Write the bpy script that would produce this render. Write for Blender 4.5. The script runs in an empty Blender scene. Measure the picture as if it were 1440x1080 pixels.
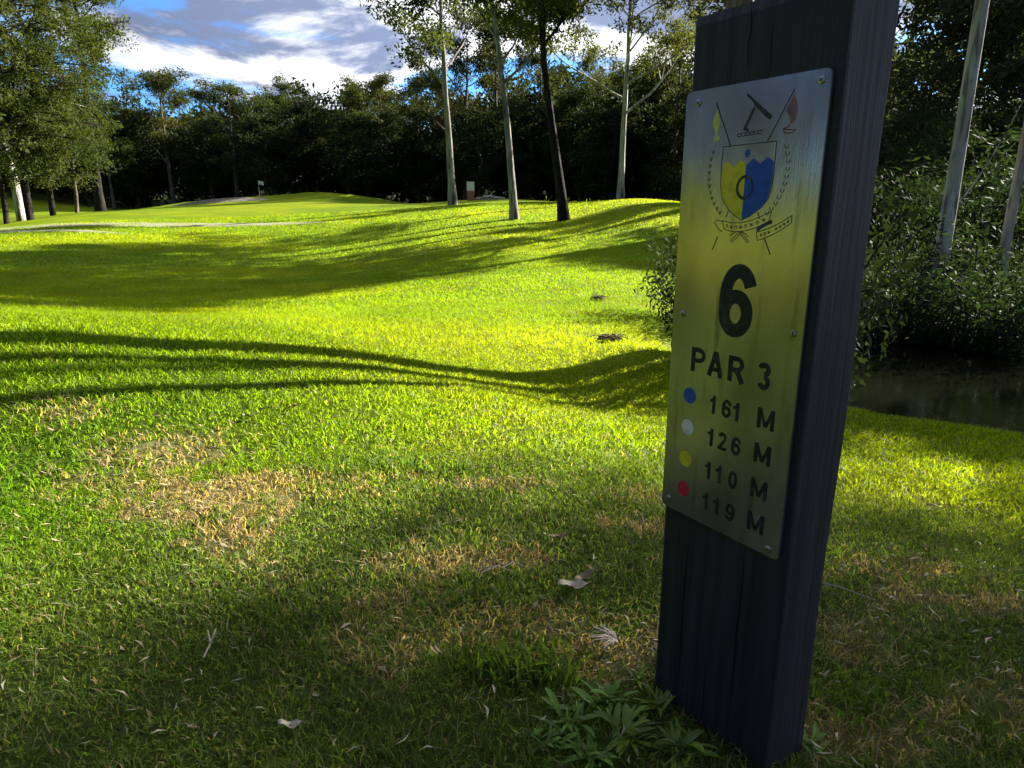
import bpy, bmesh, math, random
import numpy as np
random.seed(7)
rng = np.random.default_rng(11)
R = math.radians
SC = bpy.context.scene
COL = SC.collection

# ------------------------------------------------------------------ camera
CAMZ = .715
PITCH = R(14.896)
cam = bpy.data.cameras.new('camera')
cam.sensor_width = 36; cam.lens = 23.775; cam.clip_start = .02; cam.clip_end = 2000
cam_o = bpy.data.objects.new('camera', cam); COL.objects.link(cam_o)
cam_o.location = (0, 0, CAMZ); cam_o.rotation_euler = (R(90) - PITCH, 0, 0)
SC.camera = cam_o

# ------------------------------------------------------------------ world and sun
SUN_AZ, SUN_EL = R(55), R(28)          # azimuth clockwise from +Y, elevation
SDIR = (math.sin(SUN_AZ)*math.cos(SUN_EL), math.cos(SUN_AZ)*math.cos(SUN_EL), math.sin(SUN_EL))
world = bpy.data.worlds.new("World"); SC.world = world; world.use_nodes = True
nt = world.node_tree; N = nt.nodes; L = nt.links; N.clear()

def nd(N, typ, **kw):
    n = N.new(typ)
    for k, v in kw.items():
        if k in ('operation', 'blend_type', 'data_type', 'noise_dimensions', 'sky_type', 'sun_disc', 'sun_elevation', 'sun_rotation', 'attribute_name', 'feature', 'distance', 'interpolation_type', 'clamp', 'use_clamp', 'tangent_type', 'direction_type', 'axis', 'air_density', 'dust_density', 'ozone_density'):
            setattr(n, k, v)
        else:
            n.inputs[k.replace('_', ' ')].default_value = v
    return n

sky = nd(N, 'ShaderNodeTexSky', sky_type='NISHITA', sun_disc=False, sun_elevation=SUN_EL, sun_rotation=SUN_AZ)
tc = N.new('ShaderNodeTexCoord')
sep = N.new('ShaderNodeSeparateXYZ'); L.new(tc.outputs['Generated'], sep.inputs[0])
def M(op, a, b=None, c=None, clamp=False):
    n = N.new('ShaderNodeMath'); n.operation = op; n.use_clamp = clamp
    for i, v in enumerate((a, b, c)):
        if v is None: continue
        if isinstance(v, (int, float)): n.inputs[i].default_value = v
        else: L.new(v, n.inputs[i])
    return n.outputs[0]
zz = M('ADD', M('MAXIMUM', sep.outputs[2], 0.0), .13)
comb = N.new('ShaderNodeCombineXYZ')
L.new(M('DIVIDE', sep.outputs[0], zz), comb.inputs[0]); L.new(M('DIVIDE', sep.outputs[1], zz), comb.inputs[1])
comb.inputs[2].default_value = 3.7
def wnoise(scale, detail, rough, dist=0, off=0):
    n = N.new('ShaderNodeTexNoise'); n.inputs['Scale'].default_value = scale; n.inputs['Detail'].default_value = detail
    n.inputs['Roughness'].default_value = rough; n.inputs['Distortion'].default_value = dist
    a = N.new('ShaderNodeVectorMath'); a.operation = 'ADD'; L.new(comb.outputs[0], a.inputs[0]); a.inputs[1].default_value = (off, off*.7, off*.3)
    L.new(a.outputs[0], n.inputs['Vector']); return n.outputs['Fac']
def ramp(x, lo, hi):
    m = N.new('ShaderNodeMapRange'); m.interpolation_type = 'SMOOTHSTEP'
    L.new(x, m.inputs[0]); m.inputs[1].default_value = lo; m.inputs[2].default_value = hi; return m.outputs[0]
def mixc(f, a, b, bt='MIX'):
    m = N.new('ShaderNodeMix'); m.data_type = 'RGBA'; m.blend_type = bt
    if isinstance(f, (int, float)): m.inputs[0].default_value = f
    else: L.new(f, m.inputs[0])
    for i, v in ((6, a), (7, b)):
        if isinstance(v, tuple): m.inputs[i].default_value = (*v, 1)
        else: L.new(v, m.inputs[i])
    return m.outputs[2]
cover = ramp(wnoise(.75, 9, .56, .3, 5.3), .41, .50)
body = ramp(wnoise(1.3, 9, .6, .3, 1.1), .43, .56)
dot = N.new('ShaderNodeVectorMath'); dot.operation = 'DOT_PRODUCT'; L.new(tc.outputs['Generated'], dot.inputs[0]); dot.inputs[1].default_value = SDIR
near = ramp(dot.outputs['Value'], -.3, .62)
cloudc = mixc(body, (.98, 1.0, 1.05), (.20, .25, .40))
cl_b = mixc(near, (.10, .12, .17), (1.12, 1.10, 1.07))
cloudc = mixc(1.0, cloudc, cl_b, 'MULTIPLY')
blue = mixc(1.0, sky.outputs[0], (.045, .105, .19), 'MULTIPLY')
skyc = mixc(cover, blue, cloudc)
high = ramp(sep.outputs[2], .27, .55)                 # upper sky tinted warm to take blue out of the fill light
skyc = mixc(1.0, skyc, mixc(high, (1, 1, 1), (1.05, 1.0, .92)), 'MULTIPLY')
bg = N.new('ShaderNodeBackground'); bg.inputs[1].default_value = .33
# the sky texture itself enters at about 0.1 (its tint above); the clouds are display-bright
L.new(skyc, bg.inputs[0])
wo = N.new('ShaderNodeOutputWorld'); L.new(bg.outputs[0], wo.inputs[0])

sun = bpy.data.lights.new('sun', 'SUN'); sun.energy = 5.0; sun.angle = R(.5); sun.color = (1.0, .93, .78)
sun_o = bpy.data.objects.new('sun', sun); COL.objects.link(sun_o)
from mathutils import Vector, Matrix
sun_o.rotation_euler = Vector(SDIR).to_track_quat('Z', 'Y').to_euler()
SC.view_settings.view_transform = 'Standard'; SC.view_settings.look = 'None'
SC.view_settings.exposure = 2.3; SC.view_settings.gamma = 1
SC.cycles.max_bounces = 5; SC.cycles.transparent_max_bounces = 4
SC.cycles.diffuse_bounces = 3; SC.cycles.glossy_bounces = 3; SC.cycles.transmission_bounces = 4
SC.cycles.sample_clamp_indirect = 6

# ------------------------------------------------------------------ helpers
F0 = 951.0; CP, SP = math.cos(PITCH), math.sin(PITCH)
def slope(py):
    u = 540 - py; return (u*CP - F0*SP) / (F0*CP + u*SP)
def wpt(px, py, d):
    """world point seen at photo pixel px,py at forward distance d (used once, to lay the place out)"""
    u = 540 - py; k = F0*CP + u*SP
    return ((px-720)/k*d, d, CAMZ + slope(py)*d)

def tag(o, label=None, cat=None, group=None, kind=None):
    if label: o['label'] = label
    if cat: o['category'] = cat
    if group: o['group'] = group
    if kind: o['kind'] = kind
    return o
def empty(name, loc, rz=0, **kw):
    o = bpy.data.objects.new(name, None); COL.objects.link(o); o.location = loc; o.rotation_euler.z = rz
    o.empty_display_size = .1
    return tag(o, **kw)
def obj_from(name, me, mat, parent=None, smooth=False):
    o = bpy.data.objects.new(name, me); COL.objects.link(o)
    if mat: me.materials.append(mat)
    if parent: o.parent = parent
    if smooth: me.polygons.foreach_set('use_smooth', [True]*len(me.polygons))
    return o
def np_mesh(name, V, F, col=None, nv=None):
    """V (n,3), F (m,k) constant k; optional per-vertex colour"""
    me = bpy.data.meshes.new(name); V = np.asarray(V, np.float32); F = np.asarray(F, np.int32)
    m, k = F.shape
    me.vertices.add(len(V)); me.vertices.foreach_set('co', V.ravel())
    me.loops.add(m*k); me.loops.foreach_set('vertex_index', F.ravel())
    me.polygons.add(m); me.polygons.foreach_set('loop_start', np.arange(0, m*k, k, dtype=np.int32))
    me.update(calc_edges=True)
    if col is not None:
        a = me.color_attributes.new('Col', 'FLOAT_COLOR', 'POINT')
        c = np.ones((len(V), 4), np.float32); c[:, :3] = col; a.data.foreach_set('color', c.ravel())
    return me
def bm_obj(name, bm, mat, parent=None, smooth=False):
    me = bpy.data.meshes.new(name); bm.to_mesh(me); bm.free()
    return obj_from(name, me, mat, parent, smooth)

def material(name, base, rough=.7, spec=.3, metallic=0, noise=None, bump=None, vec='Object', translucent=None, attr=False, jitter=None):
    m = bpy.data.materials.new(name); m.use_nodes = True; nt = m.node_tree; N = nt.nodes; L = nt.links; N.clear()
    out = N.new('ShaderNodeOutputMaterial'); p = N.new('ShaderNodeBsdfPrincipled')
    p.inputs['Roughness'].default_value = rough; p.inputs['Specular IOR Level'].default_value = spec; p.inputs['Metallic'].default_value = metallic
    tc = N.new('ShaderNodeTexCoord')
    if attr:
        a = N.new('ShaderNodeVertexColor'); a.layer_name = 'Col'; csock = a.outputs[0]
    else:
        r = N.new('ShaderNodeRGB'); r.outputs[0].default_value = (*base, 1); csock = r.outputs[0]
    def vecs(scl):
        mp = N.new('ShaderNodeMapping'); mp.inputs['Scale'].default_value = scl; L.new(tc.outputs[vec], mp.inputs[0]); return mp.outputs[0]
    for (scl, det, lo, hi, c2) in (noise or []):
        n = N.new('ShaderNodeTexNoise'); n.inputs['Scale'].default_value = 1; n.inputs['Detail'].default_value = det; L.new(vecs(scl), n.inputs['Vector'])
        mr = N.new('ShaderNodeMapRange'); mr.inputs[1].default_value = lo; mr.inputs[2].default_value = hi; L.new(n.outputs['Fac'], mr.inputs[0])
        mx = N.new('ShaderNodeMix'); mx.data_type = 'RGBA'; L.new(mr.outputs[0], mx.inputs[0]); L.new(csock, mx.inputs[6]); mx.inputs[7].default_value = (*c2, 1)
        csock = mx.outputs[2]
    if jitter:                       # hue/value changes from leaf to leaf and from tree to tree
        g = N.new('ShaderNodeNewGeometry'); oi = N.new('ShaderNodeObjectInfo')
        h = N.new('ShaderNodeHueSaturation')
        m1 = N.new('ShaderNodeMapRange'); L.new(g.outputs['Random Per Island'], m1.inputs[0]); m1.inputs[3].default_value = 1-jitter; m1.inputs[4].default_value = 1+jitter
        L.new(m1.outputs[0], h.inputs['Value'])
        m2 = N.new('ShaderNodeMapRange'); L.new(oi.outputs['Random'], m2.inputs[0]); m2.inputs[3].default_value = .485; m2.inputs[4].default_value = .515
        L.new(m2.outputs[0], h.inputs['Hue']); L.new(csock, h.inputs['Color']); csock = h.outputs[0]
    L.new(csock, p.inputs['Base Color'])
    if bump:
        prev = None
        for (scl, det, strength, dist) in bump:
            n = N.new('ShaderNodeTexNoise'); n.inputs['Scale'].default_value = 1; n.inputs['Detail'].default_value = det; L.new(vecs(scl), n.inputs['Vector'])
            b = N.new('ShaderNodeBump'); b.inputs['Strength'].default_value = strength; b.inputs['Distance'].default_value = dist
            L.new(n.outputs['Fac'], b.inputs['Height'])
            if prev: L.new(prev, b.inputs['Normal'])
            prev = b.outputs[0]
        L.new(prev, p.inputs['Normal'])
    if translucent:
        t = N.new('ShaderNodeBsdfTranslucent'); mc = N.new('ShaderNodeMix'); mc.data_type = 'RGBA'; mc.blend_type = 'MULTIPLY'; mc.inputs[0].default_value = 1
        L.new(csock, mc.inputs[6]); mc.inputs[7].default_value = (*translucent[1], 1); L.new(mc.outputs[2], t.inputs[0])
        ms = N.new('ShaderNodeMixShader'); ms.inputs[0].default_value = translucent[0]
        L.new(p.outputs[0], ms.inputs[1]); L.new(t.outputs[0], ms.inputs[2]); L.new(ms.outputs[0], out.inputs[0])
    else:
        L.new(p.outputs[0], out.inputs[0])
    return m

# value noise for vertex colours
_perm = rng.random((256, 256)).astype(np.float32)
def vnoise(x, y, s, off=0):
    x = x*s + 37.1 + off; y = y*s + 91.7 + off*1.7
    xi = np.floor(x).astype(int); yi = np.floor(y).astype(int); fx = x-xi; fy = y-yi
    fx = fx*fx*(3-2*fx); fy = fy*fy*(3-2*fy)
    g = lambda a, b: _perm[a & 255, b & 255]
    return (g(xi, yi)*(1-fx)+g(xi+1, yi)*fx)*(1-fy) + (g(xi, yi+1)*(1-fx)+g(xi+1, yi+1)*fx)*fy
def fbm(x, y, s, off=0, o=4):
    r = 0; a = .5; t = 0
    for i in range(o):
        r = r + a*vnoise(x, y, s*2**i, off+i*13.3); t += a; a *= .55
    return r/t
def sstep(x, a, b):
    t = np.clip((x-a)/(b-a), 0, 1); return t*t*(3-2*t)

# ------------------------------------------------------------------ terrain
CTRL = [(.35, .8, 0), (-.3, .5, .0), (-1, .6, .01), (1.2, .9, -.04), (0, 0, 0), (-2, 0, .08), (2, 0, -.1), (0, -4, .1), (-5, -3, .2), (5, -4, -.1),
        (-20, -20, .5), (20, -20, .3), (-30, 5, .2), (-12, 0, .1), (0, -60, 1), (-90, 0, 1), (90, 0, 1.5), (60, -60, 1), (-60, -60, 1), (0, 125, 11), (-80, 110, 11), (90, 110, 11), (120, 60, 9), (-115, 50, 10)]
for px, py, d in [(0, 650, 1.75), (0, 470, 2.5), (250, 480, 2.9), (470, 495, 3.2), (830, 575, 3.4), (940, 510, 4.1), (600, 528, 3.2),
                  (480, 353, 17.7), (724, 308, 22), (795, 311, 21.5), (300, 400, 12), (300, 330, 22), (0, 330, 20), (0, 400, 11), (0, 440, 5.2),
                  (600, 450, 6.0), (750, 500, 4.6), (850, 400, 9), (900, 330, 16), (880, 281, 24), (960, 293, 20), (930, 440, 7), (200, 450, 5.2),
                  (450, 600, 2.1), (450, 560, 2.4), (700, 650, 1.85), (700, 600, 2.3), (700, 555, 2.9), (850, 650, 1.9), (850, 600, 2.5),
                  (1300, 700, 1.75), (1300, 800, 1.25), (1200, 650, 2.2), (100, 300, 36), (450, 281, 46), (700, 279, 40), (0, 302, 46), (250, 291, 46),
                  (1300, 430, 9), (1420, 420, 9), (1300, 330, 22), (1000, 300, 40), (1300, 290, 50), (200, 285, 70), (600, 281, 70), (850, 281, 60), (-200, 300, 50), (-200, 420, 7)]:
    CTRL.append(wpt(px, py, d))
CTRL = np.array(CTRL, float)
def warp(x, y):
    r = np.sqrt(x*x+y*y)+1e-6; k = np.log1p(r/3)/r; return x*k, y*k
_cw = np.stack(warp(CTRL[:, 0], CTRL[:, 1]), 1)
def _phi(r2): return .5*r2*np.log(r2+1e-9)
_n = len(CTRL); _A = np.zeros((_n+3, _n+3)); _d = ((_cw[:, None]-_cw[None])**2).sum(2)
_A[:_n, :_n] = _phi(_d) + np.eye(_n)*.004; _A[:_n, _n] = 1; _A[:_n, _n+1:] = _cw; _A[_n, :_n] = 1; _A[_n+1:, :_n] = _cw.T
_W = np.linalg.solve(_A, np.r_[CTRL[:, 2], 0, 0, 0])
WATER_Z = -.44
CREEK = np.array([(14, .6), (9, 1.9), (5.5, 2.9), (3.7, 3.75), (2.8, 4.35), (2.6, 5.2), (3.1, 6.5), (4.3, 9), (6.2, 13), (9, 19), (14, 28)], float)
def creek_dist(x, y):
    best = np.full(x.shape, 1e9)
    for a, b in zip(CREEK[:-1], CREEK[1:]):
        ab = b-a; t = np.clip(((x-a[0])*ab[0]+(y-a[1])*ab[1])/(ab@ab), 0, 1)
        best = np.minimum(best, np.hypot(x-a[0]-t*ab[0], y-a[1]-t*ab[1]))
    return best
BUMPS = [(-19, 47, .42, 5, 1.6), (-13, 48, .45, 3, 1.5), (-9.5, 47, .35, 2.2, 1.3), (-3, 50, .2, 6, 2)]
def ground(x, y):
    x = np.atleast_1d(np.asarray(x, float)); y = np.atleast_1d(np.asarray(y, float)); out = np.empty(x.shape)
    for i in range(0, len(x), 40000):
        xs, ys = x[i:i+40000], y[i:i+40000]; wx, wy = warp(xs, ys)
        d = (wx[:, None]-_cw[None, :, 0])**2 + (wy[:, None]-_cw[None, :, 1])**2
        z = _phi(d)@_W[:_n] + _W[_n] + _W[_n+1]*wx + _W[_n+2]*wy
        for bx, by, h, rx, ry in BUMPS: z = z + h*np.exp(-((xs-bx)/rx)**2-((ys-by)/ry)**2)
        cd = creek_dist(xs, ys)
        w = .78 + .25*(fbm(xs, ys, .9, 4, 2)-.5) + .012*np.hypot(xs, ys)
        k = sstep(cd, w-.35, w+.9)
        z = z*k + np.minimum(z, -.72)*(1-k)
        z = z + .02*(fbm(xs, ys, 1.3, 9, 3)-.5)
        out[i:i+40000] = z
    return out
def gz(x, y): return float(ground(x, y)[0])

def hit(px, py):
    """ground point under a photo pixel"""
    ys = np.exp(np.linspace(math.log(.6), math.log(80), 1500)); u = 540-py; k = F0*CP+u*SP
    xs = (px-720)/k*ys; z = ground(xs, ys); r = CAMZ+slope(py)*ys
    i = np.argmax(r < z) if (r < z).any() else 1499
    return float(xs[i]), float(ys[i]), float(z[i])

# dry straw patches (x, y, radius x, radius y, strength)
DRY = []
for px, py, rx, ry, s in [(105, 580, .12, .08, .6), (240, 640, .2, .15, .8), (300, 700, .22, .12, 1), (345, 690, .28, .07, .8), (180, 680, .18, .12, .5), (450, 675, .25, .05, .6), (335, 745, .08, .1, .9), (380, 800, .08, .06, .3),
                          (640, 790, .16, .08, .8), (700, 680, .15, .05, .6), (740, 880, .16, .05, .6), (650, 900, .12, .05, .5), (560, 930, .1, .05, .55), (850, 920, .09, .05, .9), (900, 740, .08, .04, .6), (560, 850, .12, .05, .45), (500, 880, .1, .04, .4),
                          (1350, 850, .22, .05, .8), (1250, 800, .15, .05, .6), (1230, 1030, .14, .06, .9), (1180, 900, .1, .08, .6), (1420, 1000, .1, .06, .6), (60, 430, .5, .25, .3), (900, 700, .1, .05, .4), (1000, 900, .1, .2, .5)]:
    x, y, z = hit(px, py); DRY.append((x, y, rx, ry, s))
def dryness(x, y):
    d = np.zeros(x.shape)
    n = fbm(x, y, 24, 3, 4)
    for a, b, rx, ry, s in DRY:
        q = np.sqrt(((x-a)/rx)**2+((y-b)/ry)**2)
        d = np.maximum(d, s*sstep(q + (n-.5)*2.6, 1.3, .55))
    return d
def grass_colour(x, y):
    n1 = fbm(x, y, .35, 1, 3)[:, None]; n2 = fbm(x, y, 2.5, 2, 3)[:, None]
    lush = np.array((.135, .215, .003)); warm = np.array((.200, .262, .002)); olive = np.array((.16, .19, .006))
    c = lush*(1-sstep(n1, .35, .65)) + warm*sstep(n1, .35, .65)
    n3 = fbm(x+y*.3, y, .9, 6, 4)[:, None]; c = c*(.80+.42*n3)*np.concatenate([np.ones_like(n3)*.90+.2*n3, np.ones_like(n3), np.ones_like(n3)], 1)
    k = sstep(n2, .5, .8)*.5; c = c*(1-k) + olive*k
    lu = np.exp(-((x+1.5)/.7)**2-((y-1.4)/.9)**2)[:, None]*.7      # lusher strip along the left of the tee
    c = c*(1-lu) + np.array((.06, .15, .008))*lu
    th = (1-sstep(np.hypot(x-.3, y*.9-.2), 1.1, 1.9))[:, None]*.85         # couch turf round the tee, its shaded tone painted into the colour
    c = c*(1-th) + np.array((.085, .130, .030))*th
    return c

# ground sheet
S = np.arange(-4.55, 4.56, .02); GX, GY = np.meshgrid(S, S, indexing='ij')
rr = np.sqrt(GX**2+GY**2)+1e-9; kk = 3*np.expm1(rr)/rr; X = (GX*kk).ravel(); Y = (GY*kk).ravel()
Z = ground(X, Y); n = len(S)
idx = np.arange(n*n).reshape(n, n); F = np.stack([idx[:-1, :-1], idx[1:, :-1], idx[1:, 1:], idx[:-1, 1:]], -1).reshape(-1, 4)
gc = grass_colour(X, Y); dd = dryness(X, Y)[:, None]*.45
r_ = np.hypot(X, Y)
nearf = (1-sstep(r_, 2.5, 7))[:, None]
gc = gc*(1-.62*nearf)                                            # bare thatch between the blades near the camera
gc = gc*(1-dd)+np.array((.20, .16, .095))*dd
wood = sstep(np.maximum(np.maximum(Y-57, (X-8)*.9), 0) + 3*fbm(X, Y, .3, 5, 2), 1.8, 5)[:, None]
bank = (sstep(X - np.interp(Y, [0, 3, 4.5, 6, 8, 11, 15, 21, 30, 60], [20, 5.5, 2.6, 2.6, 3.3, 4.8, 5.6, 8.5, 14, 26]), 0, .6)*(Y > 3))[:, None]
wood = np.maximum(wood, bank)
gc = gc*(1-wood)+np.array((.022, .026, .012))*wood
mud = (1-sstep(creek_dist(X, Y), .75, 1.0))[:, None]*(1-sstep(Z, WATER_Z+.02, WATER_Z+.1))[:, None]
gc = gc*(1-mud)+np.array((.02, .018, .012))*mud
M_ground = material('turf', (0, 0, 0), rough=.85, spec=.1, attr=True,
    noise=[((5, 5, 5), 6, .62, .9, (.22, .27, .003)), ((38, 38, 38), 5, .5, .9, (.04, .075, .002))], bump=[((26, 26, 26), 6, .8, .03), ((3, 3, 3), 3, .35, .08)], translucent=(.3, (2, 1.7, .6)))
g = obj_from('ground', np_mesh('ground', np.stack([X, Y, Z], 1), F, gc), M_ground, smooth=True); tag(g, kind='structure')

# water
wx = np.arange(.6, 16, .2); wy = np.arange(-.6, 30, .2); WX, WY = np.meshgrid(wx, wy, indexing='ij')
inside = (creek_dist(WX.ravel(), WY.ravel()) < 1.25+.02*np.hypot(WX.ravel(), WY.ravel())).reshape(WX.shape)
idw = np.arange(WX.size).reshape(WX.shape); q = np.stack([idw[:-1, :-1], idw[1:, :-1], idw[1:, 1:], idw[:-1, 1:]], -1)[inside[:-1, :-1] | inside[1:, 1:]]
uq, inv = np.unique(q, return_inverse=True); vs = np.stack([WX.ravel()[uq], WY.ravel()[uq], np.full(len(uq), WATER_Z)], 1); fs = inv.reshape(-1, 4)
M_water = material('creek_water', (.003, .003, .002), rough=.02, spec=.45, bump=[((5, 5, 5), 3, .22, .008), ((30, 30, 30), 3, .35, .003)])
tag(obj_from('creek_water', np_mesh('creek_water', vs, fs), M_water), kind='structure')

def sheet(name, cx, cy, rx, ry, rot, mat, lift=.02, n=28, seed=0):
    V = [(cx, cy)]; F = []
    for j in range(1, 7):
        for i in range(n):
            a = 2*math.pi*i/n; k = j/6*(1+.25*math.sin(a*3+seed)+.12*math.sin(a*7+seed*2))
            x = rx*math.cos(a)*k; y = ry*math.sin(a)*k
            V.append((cx+x*math.cos(rot)-y*math.sin(rot), cy+x*math.sin(rot)+y*math.cos(rot)))
    V = np.array(V); z = ground(V[:, 0], V[:, 1])+lift; z[-n:] -= lift*2
    for i in range(n):
        F.append((0, 1+i, 1+(i+1) % n))
        for j in range(5):
            a = 1+j*n+i; b = 1+j*n+(i+1) % n; c = b+n; d = a+n; F += [(a, d, c), (a, c, b)]
    o = obj_from(name, np_mesh(name, np.c_[V, z], F), mat, smooth=True); return tag(o, kind='structure')
M_sand = material('sand', (.17, .155, .125), rough=.95, spec=.1, noise=[((3, 3, 3), 5, .3, .7, (.10, .09, .07))], bump=[((9, 9, 9), 5, .5, .05)])
M_path = material('worn_path', (.24, .225, .17), rough=.95, spec=.1, noise=[((2, 2, 2), 5, .35, .65, (.17, .19, .08))])
x, y, z = hit(140, 316); sheet('worn_path', x-2, y, 8.5, 1.2, .12, M_path, seed=1)
x, y, z = hit(20, 326); sheet('worn_path', x-1, y, 4.0, .6, .0, M_path, lift=.026, seed=2)
sheet('sand_bunker', -19, 45.8, 3.2, .8, .05, M_sand, seed=3)
sheet('sand_bunker', -8.5, 48.5, 3.4, 1.0, 0, M_sand, seed=4)

# ------------------------------------------------------------------ grass blades (real geometry, densest near the path of the eye)
def blades(xy, h, w, col, lean=.6, near=True):
    n = len(xy); z = ground(xy[:, 0], xy[:, 1])-.003
    a = rng.uniform(0, 2*np.pi, n); la = rng.uniform(0, 2*np.pi, n); ln = rng.uniform(.15, 1, n)*lean*h
    dx = np.cos(a)*w/2; dy = np.sin(a)*w/2; lx = np.cos(la)*ln; ly = np.sin(la)*ln
    B = np.stack([xy[:, 0], xy[:, 1], z], 1)
    o = np.zeros(n)
    p0 = B+np.stack([-dx, -dy, o], 1); p1 = B+np.stack([dx, dy, o], 1)
    mid = B+np.stack([lx*.35, ly*.35, h*.6], 1)
    p2 = mid+np.stack([dx*.8, dy*.8, o], 1); p3 = mid+np.stack([-dx*.8, -dy*.8, o], 1)
    tip = B+np.stack([lx*1.2, ly*1.2, h*rng.uniform(.75, 1, n)], 1)
    if near:
        V = np.stack([p0, p1, p2, p3, tip], 1).reshape(-1, 3); i = np.arange(n)[:, None]*5
        F = np.concatenate([i+np.array([[0, 1, 2]]), i+np.array([[0, 2, 3]]), i+np.array([[3, 2, 4]])], 0); k = 5
    else:
        V = np.stack([p0, p1, tip], 1).reshape(-1, 3); i = np.arange(n)[:, None]*3; F = i+np.array([[0, 1, 2]]); k = 3
    return V, F, np.repeat(col, k, 0)
def sector(n, r0, r1, a0, a1):
    r = np.sqrt(rng.uniform(r0**2, r1**2, n)); a = rng.uniform(R(a0), R(a1), n)
    return np.stack([r*np.sin(a), r*np.cos(a)], 1)
Vs, Fs, Cs = [], [], []; off = 0
for (nb, r0, r1, a0, a1, h0, h1, w, nr) in [(190000, .35, 2.0, -58, 58, .010, .024, .0028, True), (190000, 2.0, 4.2, -50, 50, .012, .028, .0042, True), (150000, 4.2, 8, -44, 40, .02, .04, .007, False),
                                        (150000, 8, 16, -42, 30, .025, .045, .013, False), (110000, 16, 30, -41, 18, .03, .055, .028, False)]:
    xy = sector(nb, r0, r1, a0, a1)
    z = ground(xy[:, 0], xy[:, 1]); keep = (z > WATER_Z+.05) | (creek_dist(xy[:, 0], xy[:, 1]) > 1.9)
    bx = xy[:, 0] - np.interp(xy[:, 1], [0, 3, 4.5, 6, 8, 11, 15, 21, 30], [20, 5.5, 2.2, 2.0, 2.7, 4.2, 5, 8, 14])
    keep &= ~((bx > .3) & (xy[:, 1] > 3))
    d = dryness(xy[:, 0], xy[:, 1]); keep &= rng.random(len(xy)) > d*.45
    q = vnoise(xy[:, 0], xy[:, 1], 14, 77); keep &= rng.random(len(xy)) < .45+.75*q
    xy = xy[keep]; d = d[keep]; n = len(xy)
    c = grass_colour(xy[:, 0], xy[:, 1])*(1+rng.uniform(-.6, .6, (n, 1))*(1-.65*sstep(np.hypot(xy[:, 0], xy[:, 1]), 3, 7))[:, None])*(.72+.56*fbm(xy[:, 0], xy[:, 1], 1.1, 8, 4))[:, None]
    isd = rng.random(n) < np.clip(d*.95+.08*(1-sstep(np.hypot(xy[:, 0], xy[:, 1]), 1.2, 2.6))+.015, 0, 1)
    c[isd] = np.array((.33, .26, .14))*rng.uniform(.45, 1.25, (isd.sum(), 1))
    h = rng.uniform(h0, h1, n)*(.75+.6*vnoise(xy[:, 0], xy[:, 1], 5, 3)); h[isd] *= 1.0
    V, F, C = blades(xy, h, w*rng.uniform(.6, 1.3, n), c, 1.3, nr)
    Vs.append(V); Fs.append(F+off); Cs.append(C); off += len(V)
M_grass = material('grass_blade', (0, 0, 0), rough=.5, spec=.15, attr=True, translucent=(.55, (2.0, 1.9, .8)))
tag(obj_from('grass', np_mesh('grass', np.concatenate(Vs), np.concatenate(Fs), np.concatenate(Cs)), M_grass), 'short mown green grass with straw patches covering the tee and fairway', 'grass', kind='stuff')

# ------------------------------------------------------------------ trees
def tube(V, F, pts, rad, seg=7):
    pts = [Vector(p) for p in pts]; base = len(V); n = len(pts)
    for i, p in enumerate(pts):
        t = (pts[min(i+1, n-1)]-pts[max(i-1, 0)]).normalized()
        a = t.cross(Vector((.3, 1, .1))).normalized(); b = t.cross(a)
        for j in range(seg):
            an = 2*math.pi*j/seg; q = p+(a*math.cos(an)+b*math.sin(an))*rad[i]; V.append(tuple(q))
    for i in range(n-1):
        for j in range(seg):
            a = base+i*seg+j; b = base+i*seg+(j+1) % seg; F.append((a, b, b+seg, a+seg))
def limb(p, d, ln, r0, r1, n=5, wob=.12, up=.1, rnd=random):
    pts = [Vector(p)]; d = Vector(d).normalized(); rad = [r0]
    for i in range(n):
        d = (d+Vector((rnd.uniform(-wob, wob), rnd.uniform(-wob, wob), rnd.uniform(-wob, wob)+up))).normalized()
        pts.append(pts[-1]+d*ln/n); rad.append(r0+(r1-r0)*(i+1)/n)
    return pts, rad, d
def leaves(cent, rad, per, size, flat=.75, droop=.3, asp=.38):
    """small leaf rhombs spread through each cluster's volume"""
    cent = np.asarray(cent, float); m = len(cent); n = m*per
    c = np.repeat(cent, per, 0); rd = np.repeat(np.asarray(rad, float)*np.ones(m), per)
    v = rng.normal(size=(n, 3)); v /= np.linalg.norm(v, axis=1)[:, None]; v *= (rng.random(n)**.45*rd)[:, None]; v[:, 2] *= flat
    c = c+v
    a = rng.normal(size=(n, 3)); a[:, 2] -= droop; a /= np.linalg.norm(a, axis=1)[:, None]
    b = np.cross(a, rng.normal(size=(n, 3))); b /= np.linalg.norm(b, axis=1)[:, None]
    s = (size*rng.uniform(.6, 1.4, n))[:, None]; a = a*s*.5; b = b*s*.5*asp
    V = np.stack([c-a, c+b, c+a, c-b], 1).reshape(-1, 3); F = np.arange(n*4).reshape(n, 4)
    return V, F

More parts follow.
